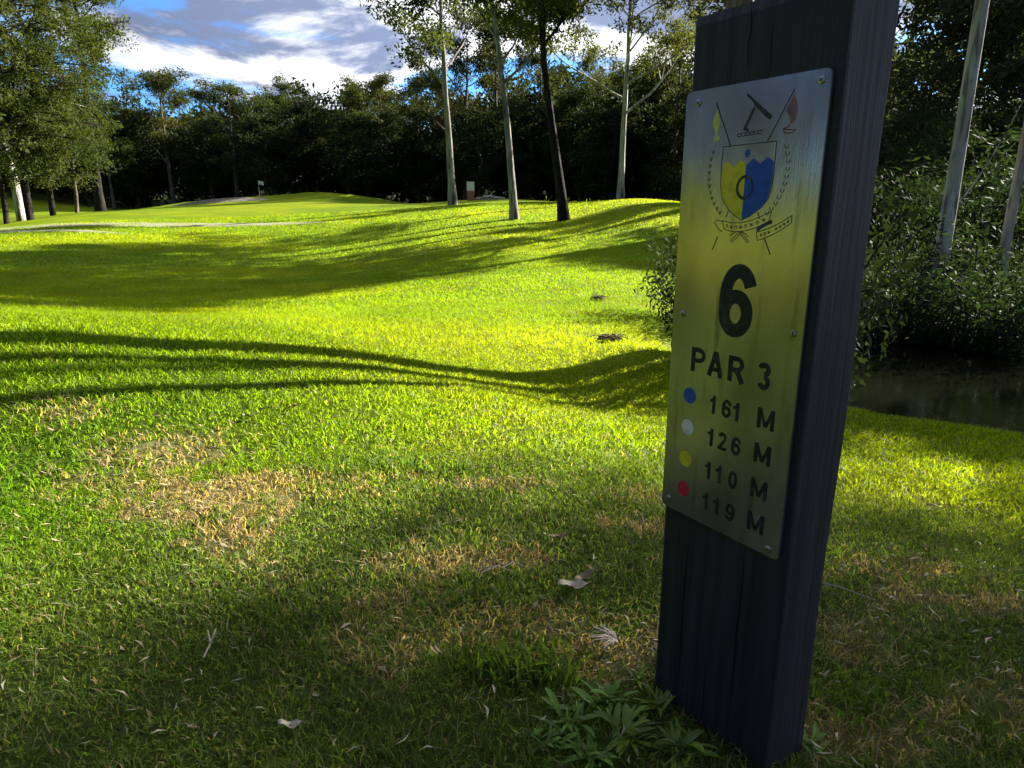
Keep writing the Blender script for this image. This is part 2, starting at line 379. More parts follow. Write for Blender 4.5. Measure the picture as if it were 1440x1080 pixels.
def gum_meshes(H, r0, lean=(0, 0), first=.5, nl=6, spread=.35, crown_r=.09, per=60, leaf=.16, seed=1, wob=.05, sub=4, side=None, bend=0):
    """open-crowned gum: bare trunk, ascending limbs, leaf clumps at the twig ends"""
    rnd = random.Random(seed); V = []; F = []; tips = []
    n = 12; pts = []; rad = []
    for i in range(n+1):
        t = i/n; z = H*.86*t
        pts.append(Vector((lean[0]*z+bend*math.sin(t*3.4)+rnd.uniform(-1, 1)*wob*t, lean[1]*z+rnd.uniform(-1, 1)*wob*t, z)))
        rad.append(r0*(1-.78*t)*(1+.55*math.exp(-t*28)))
    pts[0].z = -.35
    tube(V, F, pts, rad, 10)
    for k in range(nl):
        t = first+(1-first)*(k+.3)/nl; i = min(int(t*n), n-1); p = pts[i].lerp(pts[i+1], t*n-i); r = r0*(1-.78*t)*.55
        an = (side if (side is not None and k % 2 == 0) else rnd.uniform(0, 6.28)) + rnd.uniform(-.5, .5)
        el = rnd.uniform(.35, .95); ln = H*spread*rnd.uniform(.6, 1.1)*(1.1-.45*(t-first)/(1-first))
        lp, lr, d = limb(p, (math.cos(an), math.sin(an), el), ln, r, r*.35, 6, .16, .06, rnd); tube(V, F, lp, lr, 6)
        for q in range(sub):
            j = rnd.randint(2, 6); an2 = rnd.uniform(0, 6.28)
            dd = Vector((math.cos(an2), math.sin(an2), rnd.uniform(.0, .8)))*.8+d*.6
            sp, sr, d2 = limb(lp[j], dd, ln*rnd.uniform(.3, .55), lr[j]*.6, lr[j]*.15, 4, .2, .05, rnd); tube(V, F, sp, sr, 4)
            tips += [sp[-1], sp[-2]]
            for w in range(2):
                an3 = rnd.uniform(0, 6.28); j2 = rnd.randint(2, 4)
                tp, tr, _ = limb(sp[j2], (math.cos(an3), math.sin(an3), rnd.uniform(-.1, .7)), ln*rnd.uniform(.14, .25), sr[j2]*.6, .008, 3, .2, .02, rnd); tube(V, F, tp, tr, 3)
                tips.append(tp[-1])
        tips.append(lp[-1])
    tips.append(pts[-1])
    rads = [H*crown_r*rnd.uniform(.55, 1.15) for _ in tips]
    LV, LF = leaves([tuple(t) for t in tips], rads, per, leaf, .6)
    return np_mesh('trunk', V, F), np_mesh('crown', LV, LF)

def dense_meshes(H, W, r0, low=.12, nc=120, per=60, leaf=.2, seed=2, cr=.11, stems=1, top=.9):
    """full-crowned tree: short trunk, crown of many clumps hung on limbs from near the ground up"""
    rnd = random.Random(seed); V = []; F = []; tips = []
    for s in range(stems):
        ox = (s-(stems-1)/2)*.5; pts = [Vector((ox+rnd.uniform(-.1, .1)*i, rnd.uniform(-.1, .1)*i, H*.9*i/8)) for i in range(9)]; pts[0].z = -.3
        tube(V, F, pts, [r0*(1-.85*i/8) for i in range(9)], 8)
        for k in range(nc//stems):
            t = low+(top+.08-low)*((k+rnd.random())/(nc//stems)); i = min(int(t/.9*8), 7)
            env = math.sin(math.pi*min(max((t-low+.10)/(1.12-low), 0), 1))**.6
            an = rnd.uniform(0, 6.28); ln = W*env*rnd.uniform(.25, 1.08)
            p = pts[i].lerp(pts[min(i+1, 8)], min(max(t/.9*8-i, 0), 1))
            e = p+Vector((math.cos(an)*ln, math.sin(an)*ln, rnd.uniform(-.02, .10)*H))
            if k % 2 == 0: tube(V, F, [p, p.lerp(e, .5)+Vector((0, 0, .02*H)), e], [r0*.3*(1-t*.6), r0*.18, .015], 4)
            tips.append(e)
    rads = [H*cr*rnd.uniform(.5, 1.2) for _ in tips]
    LV, LF = leaves([tuple(t) for t in tips], rads, per, leaf, .75)
    return np_mesh('trunk', V, F), np_mesh('crown', LV, LF)

def leafmat(name, c, tr=(.35, (1.5, 1.45, .6)), j=.35, rough=.45): return material(name, c, rough=.75, spec=.08, jitter=j, translucent=tr)
M_gum = leafmat('gum_leaf', (.050, .066, .024), tr=(.45, (2.0, 1.8, .6)))
M_olive = leafmat('olive_leaf', (.042, .058, .016), tr=(.32, (1.9, 1.7, .5)))
M_dark = leafmat('forest_leaf', (.020, .030, .013))
M_shrub = leafmat('shrub_leaf', (.026, .044, .018), tr=(.25, (1.3, 1.3, .6)), j=.22)
M_grey = leafmat('grey_green_leaf', (.052, .070, .045), j=.22)
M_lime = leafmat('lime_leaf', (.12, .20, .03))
def barkmat(name, a, b, c): return material(name, a, rough=.9, spec=.15, noise=[((4, 4, 1.1), 6, .42, .58, b), ((16, 16, 2.4), 7, .52, .62, c), ((2.2, 2.2, .5), 4, .58, .66, tuple(v*.45 for v in c))], bump=[((24, 24, 3), 7, .9, .04), ((3.5, 3.5, 1), 4, .7, .12)])
B_pale = barkmat('pale_gum_bark', (.33, .31, .27), (.21, .195, .165), (.12, .11, .09))
B_white = barkmat('white_gum_bark', (.45, .44, .41), (.33, .31, .28), (.15, .14, .12))
B_dark = barkmat('dark_ironbark', (.016, .014, .012), (.010, .009, .008), (.035, .03, .025))
B_brown = barkmat('brown_bark', (.10, .08, .06), (.06, .05, .04), (.15, .13, .1))

def place_tree(name, x, y, meshes, bark, leafm, label, cat='tree', group=None, s=1, sz=None, rz=0, z=None):
    t = empty(name, (x, y, gz(x, y) if z is None else z), rz, label=label, cat=cat, group=group); t.scale = (s, s, sz or s)
    for nm, me, m in (('trunk', meshes[0], bark), ('crown', meshes[1], leafm)):
        if not me.materials: me.materials.append(m)
        o = bpy.data.objects.new(nm, me); COL.objects.link(o); o.parent = t
        o.material_slots[0].link = 'OBJECT'; o.material_slots[0].material = m
        if nm == 'trunk': me.polygons.foreach_set('use_smooth', [True]*len(me.polygons))
    return t
def at(px, d): return (px-720)/984.0*d

# hero gums on the fairway
G_fair = 'tall gums standing on the fairway'
place_tree('gum_tree', at(637, 30), 30, gum_meshes(12, .17, (-.045, 0), .44, 9, .32, .066, 85, .17, 21, side=math.pi, sub=5), B_pale, M_gum, 'tall pale gum left of the small orange-based marker, low limb reaching left', group=G_fair)
place_tree('gum_tree', at(724, 22), 22, gum_meshes(10, .13, (-.125, 0), .44, 8, .26, .07, 85, .14, 22, bend=.12, sub=5), B_pale, M_gum, 'slender leaning gum with grey trunk just left of the black trunk', group=G_fair)
place_tree('gum_tree', at(795, 21.5), 21.5, gum_meshes(10.5, .155, (-.13, 0), .46, 8, .26, .07, 85, .14, 23, bend=-.1, sub=4), B_dark, M_gum, 'gum with thick black trunk leaning left, nearest on the fairway', group=G_fair)
place_tree('gum_tree', at(872, 28), 28, gum_meshes(10.5, .135, (.01, 0), .34, 11, .38, .058, 80, .14, 24, side=0, sub=5), B_white, M_gum, 'white barked gum on the crest of the rise with wide airy branches', group=G_fair)

# left hand group
G_left = 'trees at the left edge of the fairway'
place_tree('shade_tree', at(26, 33), 33, dense_meshes(16, 4.6, .2, .15, 240, 125, .15, 31, .045), B_white, M_olive, 'big olive green tree at the far left with a sunlit white trunk', group=G_left)
place_tree('shade_tree', at(39, 32), 32, dense_meshes(13, 4.2, .17, .14, 220, 125, .15, 32, .048), B_dark, M_olive, 'dark trunked shade tree right beside the white trunk at far left', group=G_left)
place_tree('shade_tree', at(72, 36), 36, dense_meshes(14, 4.3, .15, .15, 200, 125, .15, 33, .048), B_dark, M_olive, 'leaning dark trunked tree third along from the left edge', group=G_left)
place_tree('shade_tree', at(106, 38), 38, dense_meshes(8.5, 2.8, .10, .16, 120, 110, .15, 34, .065), B_brown, M_olive, 'smaller olive tree at the right end of the left group', group=G_left)
place_tree('shade_tree', at(4, 31), 31, dense_meshes(12, 3.6, .12, .15, 160, 125, .15, 35, .048), B_dark, M_olive, 'thin dark trunked tree cut by the left edge', group=G_left)
place_tree('gum_tree', at(140, 44), 44, gum_meshes(17, .25, (.03, 0), .5, 9, .22, .045, 60, .2, 36, side=0, sub=5), B_dark, M_gum, 'open crowned gum leaning out from behind the left group', group=G_left)

# far forest edge: variants shared by many trees
var_g = [gum_meshes(12, .2, (random.uniform(-.04, .04), 0), .34, 9, .32, .07, 60, .22, 50+i, sub=4) for i in range(3)]
var_d = [dense_meshes(10, 3.4, .2, .10, 130, 90, .28, 60+i, .10) for i in range(3)]
M_gumfar = leafmat('far_gum_leaf', (.036, .047, .018), tr=(.38, (1.9, 1.7, .6)))
def far_tree(i, px, ytop, d, kind, label, w=1):
    u = slope(ytop)*d+CAMZ; x = at(px, d); z = gz(x, d); H = u-z
    me = (var_g if kind == 'g' else var_d)[i % 3]; h0 = 12 if kind == 'g' else 10.3
    s = H/h0; t = place_tree('gum_tree' if kind == 'g' else 'forest_tree', x, d, me, B_brown, M_gumfar if kind == 'g' else M_dark, label, group='trees of the far forest edge', s=s*w, sz=s, rz=i*1.7)
for i, (px, yt, d, k, lab, w) in enumerate([
    (245, 90, 58, 'g', 'round open gum standing alone above the dark woods', 1.1),
    (195, 150, 60, 'd', 'dark domed tree just left of the lone round gum', 1.2),
    (160, 140, 56, 'g', 'feathery gum in the gap beside the left group', .9),
    (335, 108, 57, 'g', 'tree with two rounded heads right of the lone round gum', 1.1),
    (300, 168, 59, 'd', 'low dark tree between the lone gum and the two headed tree', 1.3),
    (400, 114, 60, 'g', 'ragged topped gum midway along the left skyline', 1.1),
    (375, 160, 56, 'd', 'dark bushy tree below the ragged topped gum', 1.3),
    (445, 138, 60, 'd', 'dark rounded tree at the dip in the skyline', 1.3),
    (490, 118, 60, 'g', 'olive gum left of the blue sky gap', 1.2),
    (540, 98, 58, 'g', 'taller gum directly below the blue sky gap', 1.1),
    (520, 160, 55, 'd', 'dark bushy tree in front of the gums below the sky gap', 1.4),
    (590, 85, 56, 'g', 'gum crown just left of the tall pale trunk', 1),
    (610, 150, 54, 'd', 'dark tree directly behind the tall pale trunk', 1.3),
    (655, 20, 50, 'g', 'high gum between the tall pale trunk and the leaning trunk', .9),
    (675, 150, 47, 'd', 'dense dark tree behind the small marker', 1.3),
    (700, 0, 52, 'g', 'high thin gum behind the leaning grey trunk', .8),
    (745, 130, 46, 'd', 'dark full tree seen between the grey and black trunks', 1.1),
    (760, 45, 50, 'g', 'pale green gum between the grey and black trunks', .8),
    (815, 120, 44, 'd', 'full dark tree just right of the black trunk', 1.0),
    (838, 70, 48, 'g', 'feathery gum right of the black trunk', .8),
    (850, 150, 40, 'd', 'dark bushy tree left of the white barked gum', 1.1),
    (900, 75, 42, 'g', 'gum behind the white barked gum', .9),
    (915, 90, 40, 'd', 'dark tree right of the white barked gum', 1.1),
    (945, 10, 36, 'g', 'gum whose branches end at the left side of the post', .8),
    (955, 160, 36, 'd', 'dark tree partly hidden by the left side of the post', 1.1)]):
    far_tree(i, px, yt, d, k, lab, w)

# far wood that reads as one dark mass
def thicket(name, pts, hs, per, leaf, rad, mat, label, cat='undergrowth'):
    c = []; rr = []
    for (x, y), h in zip(pts, hs):
        z = gz(x, y)
        for k in range(max(2, int(h/rad*.9))):
            c.append((x+random.uniform(-1, 1)*rad, y+random.uniform(-1, 1)*rad, z+rad*.4+random.random()*h)); rr.append(rad*random.uniform(.6, 1.3))
    V, F = leaves(c, rr, per, leaf, .8)
    return tag(obj_from(name, np_mesh(name, V, F), mat), label, cat, kind='stuff')
pts = []; hs = []
for row, d0 in ((0, 60), (1, 63), (2, 67), (3, 73)):
    for px in np.arange(-500, 1010, 15-row*2):
        d = d0 if px < 500 else d0-(px-500)*.045
        if px > 620: d -= 0
        pts.append((at(px, d)+random.uniform(-1, 1), d+random.uniform(-1.5, 1.5))); hs.append(random.uniform(3.5, 6)+row*1.3)
thicket('dense_woodland', pts, hs, 80, .55, 1.3, M_dark, 'dark woodland closing off the far side of the course', 'woodland')
# trees round the rest of the clearing (seen in the plaque, and they close the light in)
for i in range(26):
    a = R(-46-i*7.5); d = 42+random.uniform(-6, 14)
    k = var_d if i % 2 else var_g
    place_tree('forest_tree', math.sin(a)*d, math.cos(a)*d, k[i % 3], B_brown, M_dark, 'forest tree ringing the clearing outside the view', group='trees ringing the clearing behind', s=random.uniform(.8, 1.2), rz=i)

for i, (x, y, sc_) in enumerate([(-22, 3, .45), (-24, 9, .5), (-20, -5, .45)]):  # extra trees out of view, added to darken the plaque reflection
    place_tree('forest_tree', x, y, var_d[i % 3], B_brown, M_grey, 'dense tree added outside the view to darken the plaque reflection', group='unseen trees added for the plaque reflection', s=sc_, rz=i*1.9)
# ------------------------------------------------------------------ right bank across the creek
SA, CA = math.sin(SUN_AZ), math.cos(SUN_AZ)
def along(n, s): return (s*SA + n*CA, s*CA - n*SA)      # n across the light, s towards the sun
G_r = 'slim trunks across the creek'
for i, (x, y, r0, H, bark, me_s, lab) in enumerate([
        (at(1336, 6.75), 6.75, .072, 15, B_white, 80, 'pale blue-grey trunk rising out of the thicket right of the post'),
        (at(1424, 6.8), 6.8, .05, 14, B_pale, 81, 'pale slim trunk near the right edge across the creek'),
        (at(1250, 30), 30, .2, 12, B_pale, 82, 'faint grey trunk in the gap just right of the post')]):
    place_tree('creek_tree', x, y, gum_meshes(H, r0, (.0, .0), .74, 6, .14, .05, 90, .12, me_s, sub=4), bark, M_gum, lab, group=G_r)
for i, (n_, k, r0) in enumerate([(-3.10, .30, .17), (-2.80, .32, .065), (-2.50, .36, .055)]):
    y = n_/(k*CA-SA); x = k*y
    place_tree('creek_tree', x, y, gum_meshes(7, r0, (.03*(1-i), .03), .7, 5, .2, .06, 70, .1, 85+i, sub=3, wob=.1), B_brown, M_gum, ['thickest', 'middle', 'thinnest'][i]+' of three close trunks hidden behind the post', group='trunks hidden behind the post')
# canopy trees towards the sun, outside the frame on the right: they shade the tee
for i, (n_, s_, H, nc) in enumerate([(1.85, 17, 11, 120), (3.4, 16, 11, 110), (5.5, 18, 12, 110), (3.8, 24, 14, 110), (8, 17, 12, 110), (1.9, 23, 13, 80)]):
    x, y = along(n_, s_)
    place_tree('unseen_canopy_tree', x, y, dense_meshes(H, 2.5, .18, .42, nc, 150, .21, 90+i, .09), B_brown, M_gum, 'broad canopy tree beyond the right edge shading the tee', group='canopy trees right of the view')
x, y = along(.35, 17)  # added out of frame; crown kept high to shade only the left foreground
place_tree('unseen_canopy_tree', x, y, dense_meshes(12.5, 1.9, .16, .72, 80, 150, .21, 77, .06), B_brown, M_gum, 'unseen high crowned tree added to shade the lower left of the tee', group='canopy trees right of the view')
x, y = along(-1.15, 17.4)  # added out of frame; low narrow crown shades just the creek side
place_tree('unseen_canopy_tree', x, y, dense_meshes(7.5, .8, .12, .64, 60, 120, .18, 78, .065), B_brown, M_gum, 'unseen small low tree added to shade the creek side of the tee', group='canopy trees right of the view')
# tree hidden behind the post: its crown darkens the hollow
place_tree('gum_tree', 6.5, 17.2, gum_meshes(11, .2, (-.02, 0), .42, 10, .3, .085, 120, .16, 99), B_pale, M_gum, 'gum standing behind the post, branches showing over its left shoulder', group=G_fair)
place_tree('gum_tree', 8.6, 22, gum_meshes(12, .2, (-.02, 0), .38, 11, .3, .085, 120, .16, 98), B_pale, M_gum, 'further gum added mostly hidden behind the post to shade the hollow', group=G_fair)  # second hidden gum, added for more shade in the hollow

place_tree('shade_tree', 9.3, 22.5, dense_meshes(12, 2.9, .2, .5, 100, 80, .24, 97, .075), B_brown, M_dark, 'dense tree added unseen behind the post to shade the hollow', group=G_fair)  # this and the next are added out of sight to deepen the hollow shade
place_tree('shade_tree', 11.2, 27, dense_meshes(15, 3.0, .2, .62, 90, 80, .24, 96, .065), B_brown, M_dark, 'tall dense tree added further behind the post to shade the hollow', group=G_fair)
shrub_me = []
for i in range(4):
    rnd = random.Random(200+i); V = []; F = []; tips = []
    for k in range(22):
        an = rnd.uniform(0, 6.28); p, r, _ = limb((rnd.uniform(-.1, .1), rnd.uniform(-.1, .1), -.1), (math.cos(an)*.7, math.sin(an)*.7, 1), rnd.uniform(.6, 1.15), .014, .004, 5, .2, .0, rnd)
        tube(V, F, p, r, 4); tips += p[2:]
    LV, LF = leaves([tuple(t) for t in tips], .18, 60, .055, .9, .2, .32)
    shrub_me.append((np_mesh('stem', V, F), np_mesh('foliage', LV, LF)))
def shrub(x, y, s, mat, label, group, sz=None, i=0):
    t = empty('shrub', (x, y, gz(x, y)-.03), i*1.3, label=label, cat='shrub', group=group); t.scale = (s, s, sz or s)
    st, fo = shrub_me[i % 4]
    o = bpy.data.objects.new('stem', st); COL.objects.link(o); o.parent = t
    if not st.materials: st.materials.append(B_brown)
    f2 = bpy.data.objects.new('foliage', fo); COL.objects.link(f2); f2.parent = t
    if not fo.materials: fo.materials.append(mat)
    f2.material_slots[0].link = 'OBJECT'; f2.material_slots[0].material = mat
G_s = 'shrubs on the far bank of the creek'
for i, (px, d, s, m, lab) in enumerate([
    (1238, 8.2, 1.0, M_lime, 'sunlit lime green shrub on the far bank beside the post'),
    (1262, 7.4, .7, M_shrub, 'small low shrub in front of the sunlit lime shrub'),
    (1300, 8.4, 1.2, M_shrub, 'leafy shrub left of the pale trunk across the creek'),
    (1370, 7.6, 1.2, M_shrub, 'broad dark shrub right of the pale trunk across the creek'),
    (1430, 6.8, 1.1, M_shrub, 'dark shrub on the far bank at the right edge'),
    (1330, 6.9, .6, M_shrub, 'low shrub at the foot of the pale trunk'),
    (1280, 10.5, 2.0, M_shrub, 'taller shrub behind the far bank right of the post'),
    (1350, 10.5, 2.3, M_shrub, 'tall leafy thicket shrub behind the pale trunk'),
    (1420, 9.8, 2.2, M_shrub, 'tall shrub behind the slim trunk at the right edge'),
    (1300, 5.9, .95, M_shrub, 'fern-like shrub overhanging the water left of the pale trunk'),
    (1365, 5.8, 1.05, M_shrub, 'shrub overhanging the water just right of the pale trunk'),
    (1415, 5.6, .9, M_shrub, 'shrub overhanging the water at the right edge'),
    (1322, 6.2, 1.2, M_shrub, 'upright shrub hiding the lower half of the pale trunk'),
    (1410, 6.3, 1.25, M_shrub, 'upright shrub in front of the slim trunk at the right'),
    (1255, 6.3, .9, M_shrub, 'shrub overhanging the water just right of the post'),
    (1255, 13.5, 2.4, M_shrub, 'pale sunlit thicket further back beside the post')]):
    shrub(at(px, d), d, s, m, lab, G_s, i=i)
x, y, z = hit(938, 455)
shrub(x+.45, y+.2, 1.05, M_shrub, 'dark shrub on the creek bank at the left side of the post', G_s, i=1)
shrub(1.88, 4.62, 1.1, M_shrub, 'hidden leafy shrub added on the near bank to broaden the trunk shadows', G_s, sz=1.5, i=3)  # added behind the post so its shadow broadens the band on the slope
shrub(1.36, 4.12, .75, M_shrub, 'low hidden shrub added behind the plaque to fill the shadow wedge', G_s, sz=1.25, i=0)  # also added unseen, fills the wedge of shadow beside the post
shrub(x+.75, y-.3, .65, M_shrub, 'shrub hidden behind the post on the near creek bank', G_s, i=2)
pts = []; hs = []
for k in range(420):
    px = random.uniform(1150, 1620); d = random.uniform(6, 18); x = at(px, d)
    if creek_dist(np.array([x]), np.array([d]))[0] < 1.1: continue
    pts.append((x, d)); hs.append(min(.25+max(0, d-6.5)*.36, 4.2)*random.uniform(.4, 1.0))
thicket('bank_undergrowth', pts, hs, 110, .085, .34, M_shrub, 'tangled ferny undergrowth covering the far bank of the creek')
for i, (px, yt, d, k, lab, w) in enumerate([
    (1262, 70, 24, 'd', 'bluish tree seen just right of the post top', .8),
    (1310, -60, 20, 'd', 'full tree left of the pale trunk across the creek', 1.0),
    (1385, -80, 19, 'd', 'full tree right of the pale trunk across the creek', 1.0),
    (1450, -90, 18, 'd', 'dark tree filling the top right corner', 1.0),
    (1240, 120, 30, 'd', 'distant tree in the gap beside the post', 1.0),
    (1340, -80, 30, 'g', 'tall gum high behind the creek thicket', .8),
    (1430, -90, 28, 'g', 'tall gum behind the top right corner', .8),
    (1150, 40, 34, 'd', 'forest tree behind the post', 1.0),
    (1060, 60, 36, 'd', 'forest tree behind the plaque', 1.0),
    (1200, 80, 38, 'g', 'gum behind the right side of the post', 1.0)]):
    u = slope(yt)*d+CAMZ; x = at(px, d); z = gz(x, d); s = (u-z)/(12 if k == 'g' else 10.3)
    place_tree('forest_tree', x, d, (var_g if k == 'g' else var_d)[i % 3], B_brown, M_grey, lab, group='trees of the creek forest', s=s*w, sz=s, rz=i*2.1)
# fallen thin branch leaning in the thicket
V = []; F = []
a = wpt(1335, 300, 7.4); b = wpt(1440, 140, 7.8)
pp = [Vector(a).lerp(Vector(b), t)+Vector((0, 0, -.12*math.sin(t*3.14))) for t in np.linspace(0, 1, 9)]
tube(V, F, pp, [.012-.001*i for i in range(9)], 5)
tag(obj_from('fallen_branch', np_mesh('fallen_branch', V, F), B_pale), 'thin curved dead branch leaning up through the thicket at right', 'branch')

# ------------------------------------------------------------------ post
PA = (.3229, .71)
root = empty('marker_post', (*PA, 0), math.atan2(-.843, .537), label='dark weathered timber tee marker post with a metal plaque screwed to it', cat='marker post')
M_post = material('dark_timber', (.030, .030, .032), rough=.62, spec=.35, noise=[((60, 60, 2.2), 6, .35, .7, (.013, .013, .014)), ((160, 90, 1.2), 3, .66, .75, (.006, .006, .007)), ((6, 6, 3), 4, .55, .8, (.075, .078, .082))], bump=[((70, 70, 2.5), 7, .6, .004), ((260, 260, 14), 4, .5, .0015), ((18, 18, 3), 5, .4, .01)])
bm = bmesh.new()
bmesh.ops.create_cube(bm, size=1)
for v in bm.verts: v.co = Vector((-.1+v.co.x*.2, .04+v.co.y*.08, .315+v.co.z*1.23))
top = [e for e in bm.edges if all(v.co.z > .88 for v in e.verts)]
bmesh.ops.bevel(bm, geom=top, offset=.014, segments=2, profile=.6, affect='EDGES')
ver = [e for e in bm.edges if abs(e.verts[0].co.z-e.verts[1].co.z) > .5]
bmesh.ops.bevel(bm, geom=ver, offset=.004, segments=2, profile=.5, affect='EDGES')
for z in np.linspace(-.25, .9, 60): bmesh.ops.bisect_plane(bm, geom=bm.verts[:]+bm.edges[:]+bm.faces[:], plane_co=(0, 0, z), plane_no=(0, 0, 1))
for v in bm.verts:
    v.co.x += .0012*math.sin(v.co.z*11+v.co.y*30); v.co.y += .0008*math.sin(v.co.z*17+v.co.x*20)*(v.co.y > .01)
bm_obj('post_body', bm, M_post, root)

M_steel = material('brushed_metal', (.44, .38, .40), rough=.16, spec=.5, metallic=.82, noise=[((9, 9, 4), 6, .42, .68, (.24, .21, .21)), ((60, 60, 7), 6, .58, .72, (.20, .185, .15))], bump=[((700, 700, 12), 3, .14, .0006), ((30, 30, 12), 5, .4, .0016)])
def poly(bm, pts, y, depth=0):
    f = bm.faces.new([bm.verts.new((p[0], y, p[1])) for p in pts]); return f
def rrect(x0, x1, z0, z1, r, n=6):
    o = []
    for cx, cz, a0 in ((x1-r, z1-r, 0), (x0+r, z1-r, 90), (x0+r, z0+r, 180), (x1-r, z0+r, 270)):
        for i in range(n+1):
            a = R(a0+90*i/n); o.append((cx+r*math.cos(a), cz+r*math.sin(a)))
    return o
bm = bmesh.new()
PR = rrect(-.2022, -.0108, .3072, .8448, .0075)
f = poly(bm, PR, -.0042)
if f.normal.y > 0: f.normal_flip()
ex = bmesh.ops.extrude_face_region(bm, geom=[f])
bmesh.ops.translate(bm, vec=(0, .0036, 0), verts=[v for v in ex['geom'] if isinstance(v, bmesh.types.BMVert)])
bmesh.ops.recalc_face_normals(bm, faces=bm.faces)
bmesh.ops.bevel(bm, geom=[e for e in bm.edges if all(v.co.y < -.004 for v in e.verts)], offset=.0006, segments=2, affect='EDGES')
plate = bm_obj('plaque', bm, M_steel, root)
YS = -.0042
M_ink = material('engraved_black', (.014, .015, .013), rough=.5, spec=.3, noise=[((70, 70, 70), 6, .52, .72, (.055, .055, .048))])
M_line = material('engraved_line', (.03, .03, .03), rough=.5, spec=.3, noise=[((120, 120, 120), 4, .55, .75, (.12, .115, .10))])
M_faint = material('engraved_faint', (.13, .13, .115), rough=.45, spec=.3, metallic=.6)
def paint(n, c): return material(n, c, rough=.45, spec=.35, noise=[((90, 90, 90), 4, .5, .8, tuple(v*.6 for v in c))])
M_y = paint('yellow_enamel', (.85, .68, .03)); M_b = paint('blue_enamel', (.02, .09, .42)); M_w = paint('cream_enamel', (.92, .84, .66)); M_r = paint('red_enamel', (.65, .015, .04))
M_pink = paint('worn_red_enamel', (.30, .14, .14)); M_ye = paint('worn_yellow_enamel', (.70, .66, .12))
def strokes(name, lines, w, lift, mat, parent=plate, closed=False):
    """flat engraved strokes: (list of points, optional width)"""
    bm = bmesh.new()
    for li, ln in enumerate(lines):
        ww = w
        if isinstance(ln, tuple) and isinstance(ln[1], float): ln, ww = ln
        p = [Vector((a, b)) for a, b in ln]; n = len(p); Lh = []; Rh = []; y = YS-lift-li*1.2e-6
        cl = (p[0]-p[-1]).length < 1e-7
        for i in range(n):
            a = p[(i-1) if i else (-2 if cl else 0)]; b = p[(i+1) if i < n-1 else (1 if cl else n-1)]
            d0 = (p[i]-a); d1 = (b-p[i])
            if d0.length < 1e-9: d0 = d1
            if d1.length < 1e-9: d1 = d0
            d0 = d0.normalized(); d1 = d1.normalized(); t = d0+d1
            t = t.normalized() if t.length > .1 else d1; nn = Vector((-t.y, t.x)); k = 1/max(.45, nn.dot(Vector((-d1.y, d1.x))))
            Lh.append(bm.verts.new((p[i].x+nn.x*ww*k/2, y, p[i].y+nn.y*ww*k/2))); Rh.append(bm.verts.new((p[i].x-nn.x*ww*k/2, y, p[i].y-nn.y*ww*k/2)))
        for i in range(n-1): bm.faces.new((Lh[i], Rh[i], Rh[i+1], Lh[i+1]))
    bmesh.ops.recalc_face_normals(bm, faces=bm.faces)
    return bm_obj(name, bm, mat, parent)
def fills(name, polys, lift, mat, parent=plate):
    bm = bmesh.new()
    for i, p in enumerate(polys):
        f = poly(bm, p, YS-lift-i*2e-6)
        f.normal_update()
        if f.normal.y > 0: f.normal_flip()
    bmesh.ops.triangulate(bm, faces=bm.faces[:])
    return bm_obj(name, bm, mat, parent)
# --- lettering: bold sans glyphs as one clean outline each
def arc(cx, cz, rx, rz, a0, a1, n=18): return [(cx+rx*math.cos(R(a0+(a1-a0)*i/n)), cz+rz*math.sin(R(a0+(a1-a0)*i/n))) for i in range(n+1)]
T = .215
def glyph(ch):
    """strokes in a cell of height 1; each (points, stroke width); returns (strokes, advance)"""
    t = T; h = t/2
    if ch == '1': return [([(.31, 0), (.31, 1)], t), ([(.30, .86), (.20, .74), (.05, .67)], t*.85)], .56
    if ch == '0': return [(arc(.29, .5, .29-h, .5-h*.95, 90, 450, 40), t*.93)], .58
    if ch == '6': return [(arc(.30, .33, .30-h, .33-h*.9, 0, 360, 36), t*.9), ([(h, .36)]+arc(.325, .56, .325-h, .44-h*.85, 178, 25, 22), t*.92)], .60
    if ch == '9': return [([(1-a if False else .6-a, 1-b) for a, b in s], w) for s, w in glyph('6')[0]], .60
    if ch == '3': return [(arc(.26, .735, .235-h*.6, .265-h*.85, 165, -90, 20), t*.9), (arc(.275, .285, .275-h, .285-h*.85, 92, -162, 24), t*.9)], .58
    if ch == '2': return [(arc(.28, .70, .285-h, .30-h*.85, 170, -30, 20)+[(.12, h*.9)], t*.9), ([(.02, h*.85), (.57, h*.85)], t*.88)], .60
    if ch == 'P': return [([(h, 0), (h, 1)], t), ([(h, 1-h*.85), (.36, 1-h*.85)]+arc(.36, .695, .245, .31-h*.85, 90, -90, 14)+[(h, .385+h*.85)], t*.85)], .68
    if ch == 'R': return glyph('P')[0]+[([(.34, .46), (.46, .36), (.66, 0)], t*1.02)], .74
    if ch == 'A': return [([(h*.9, 0), (.37, .99)], t*1.0), ([(.74-h*.9, 0), (.37, .99)], t*1.0), ([(.18, .29), (.56, .29)], t*.8)], .74
    if ch == 'M': return [([(h, 0), (h, 1)], t), ([(.80-h, 0), (.80-h, 1)], t), ([(h*1.1, .97), (.40, .12)], t*.85), ([(.80-h*1.1, .97), (.40, .12)], t*.85)], .80
    return [], .3
def word(name, txt, x0, z0, hgt, xs=1.0, gap=.08, mat=M_ink, wk=1.0, ax=None):
    x = x0; lines = []
    for i, ch in enumerate(txt):
        g, adv = glyph(ch)
        if ax: x = ax[i]
        for s, w in g:
            lines.append(([(x+a*hgt*xs, z0+b*hgt) for a, b in s], w*hgt*wk*(xs+1)/2))
        x += (adv+gap)*hgt*xs
    return strokes(name, lines, .01, .00012, mat)
word('hole_number', '6', -.1285, .5612, .0862, .985, wk=1.0)
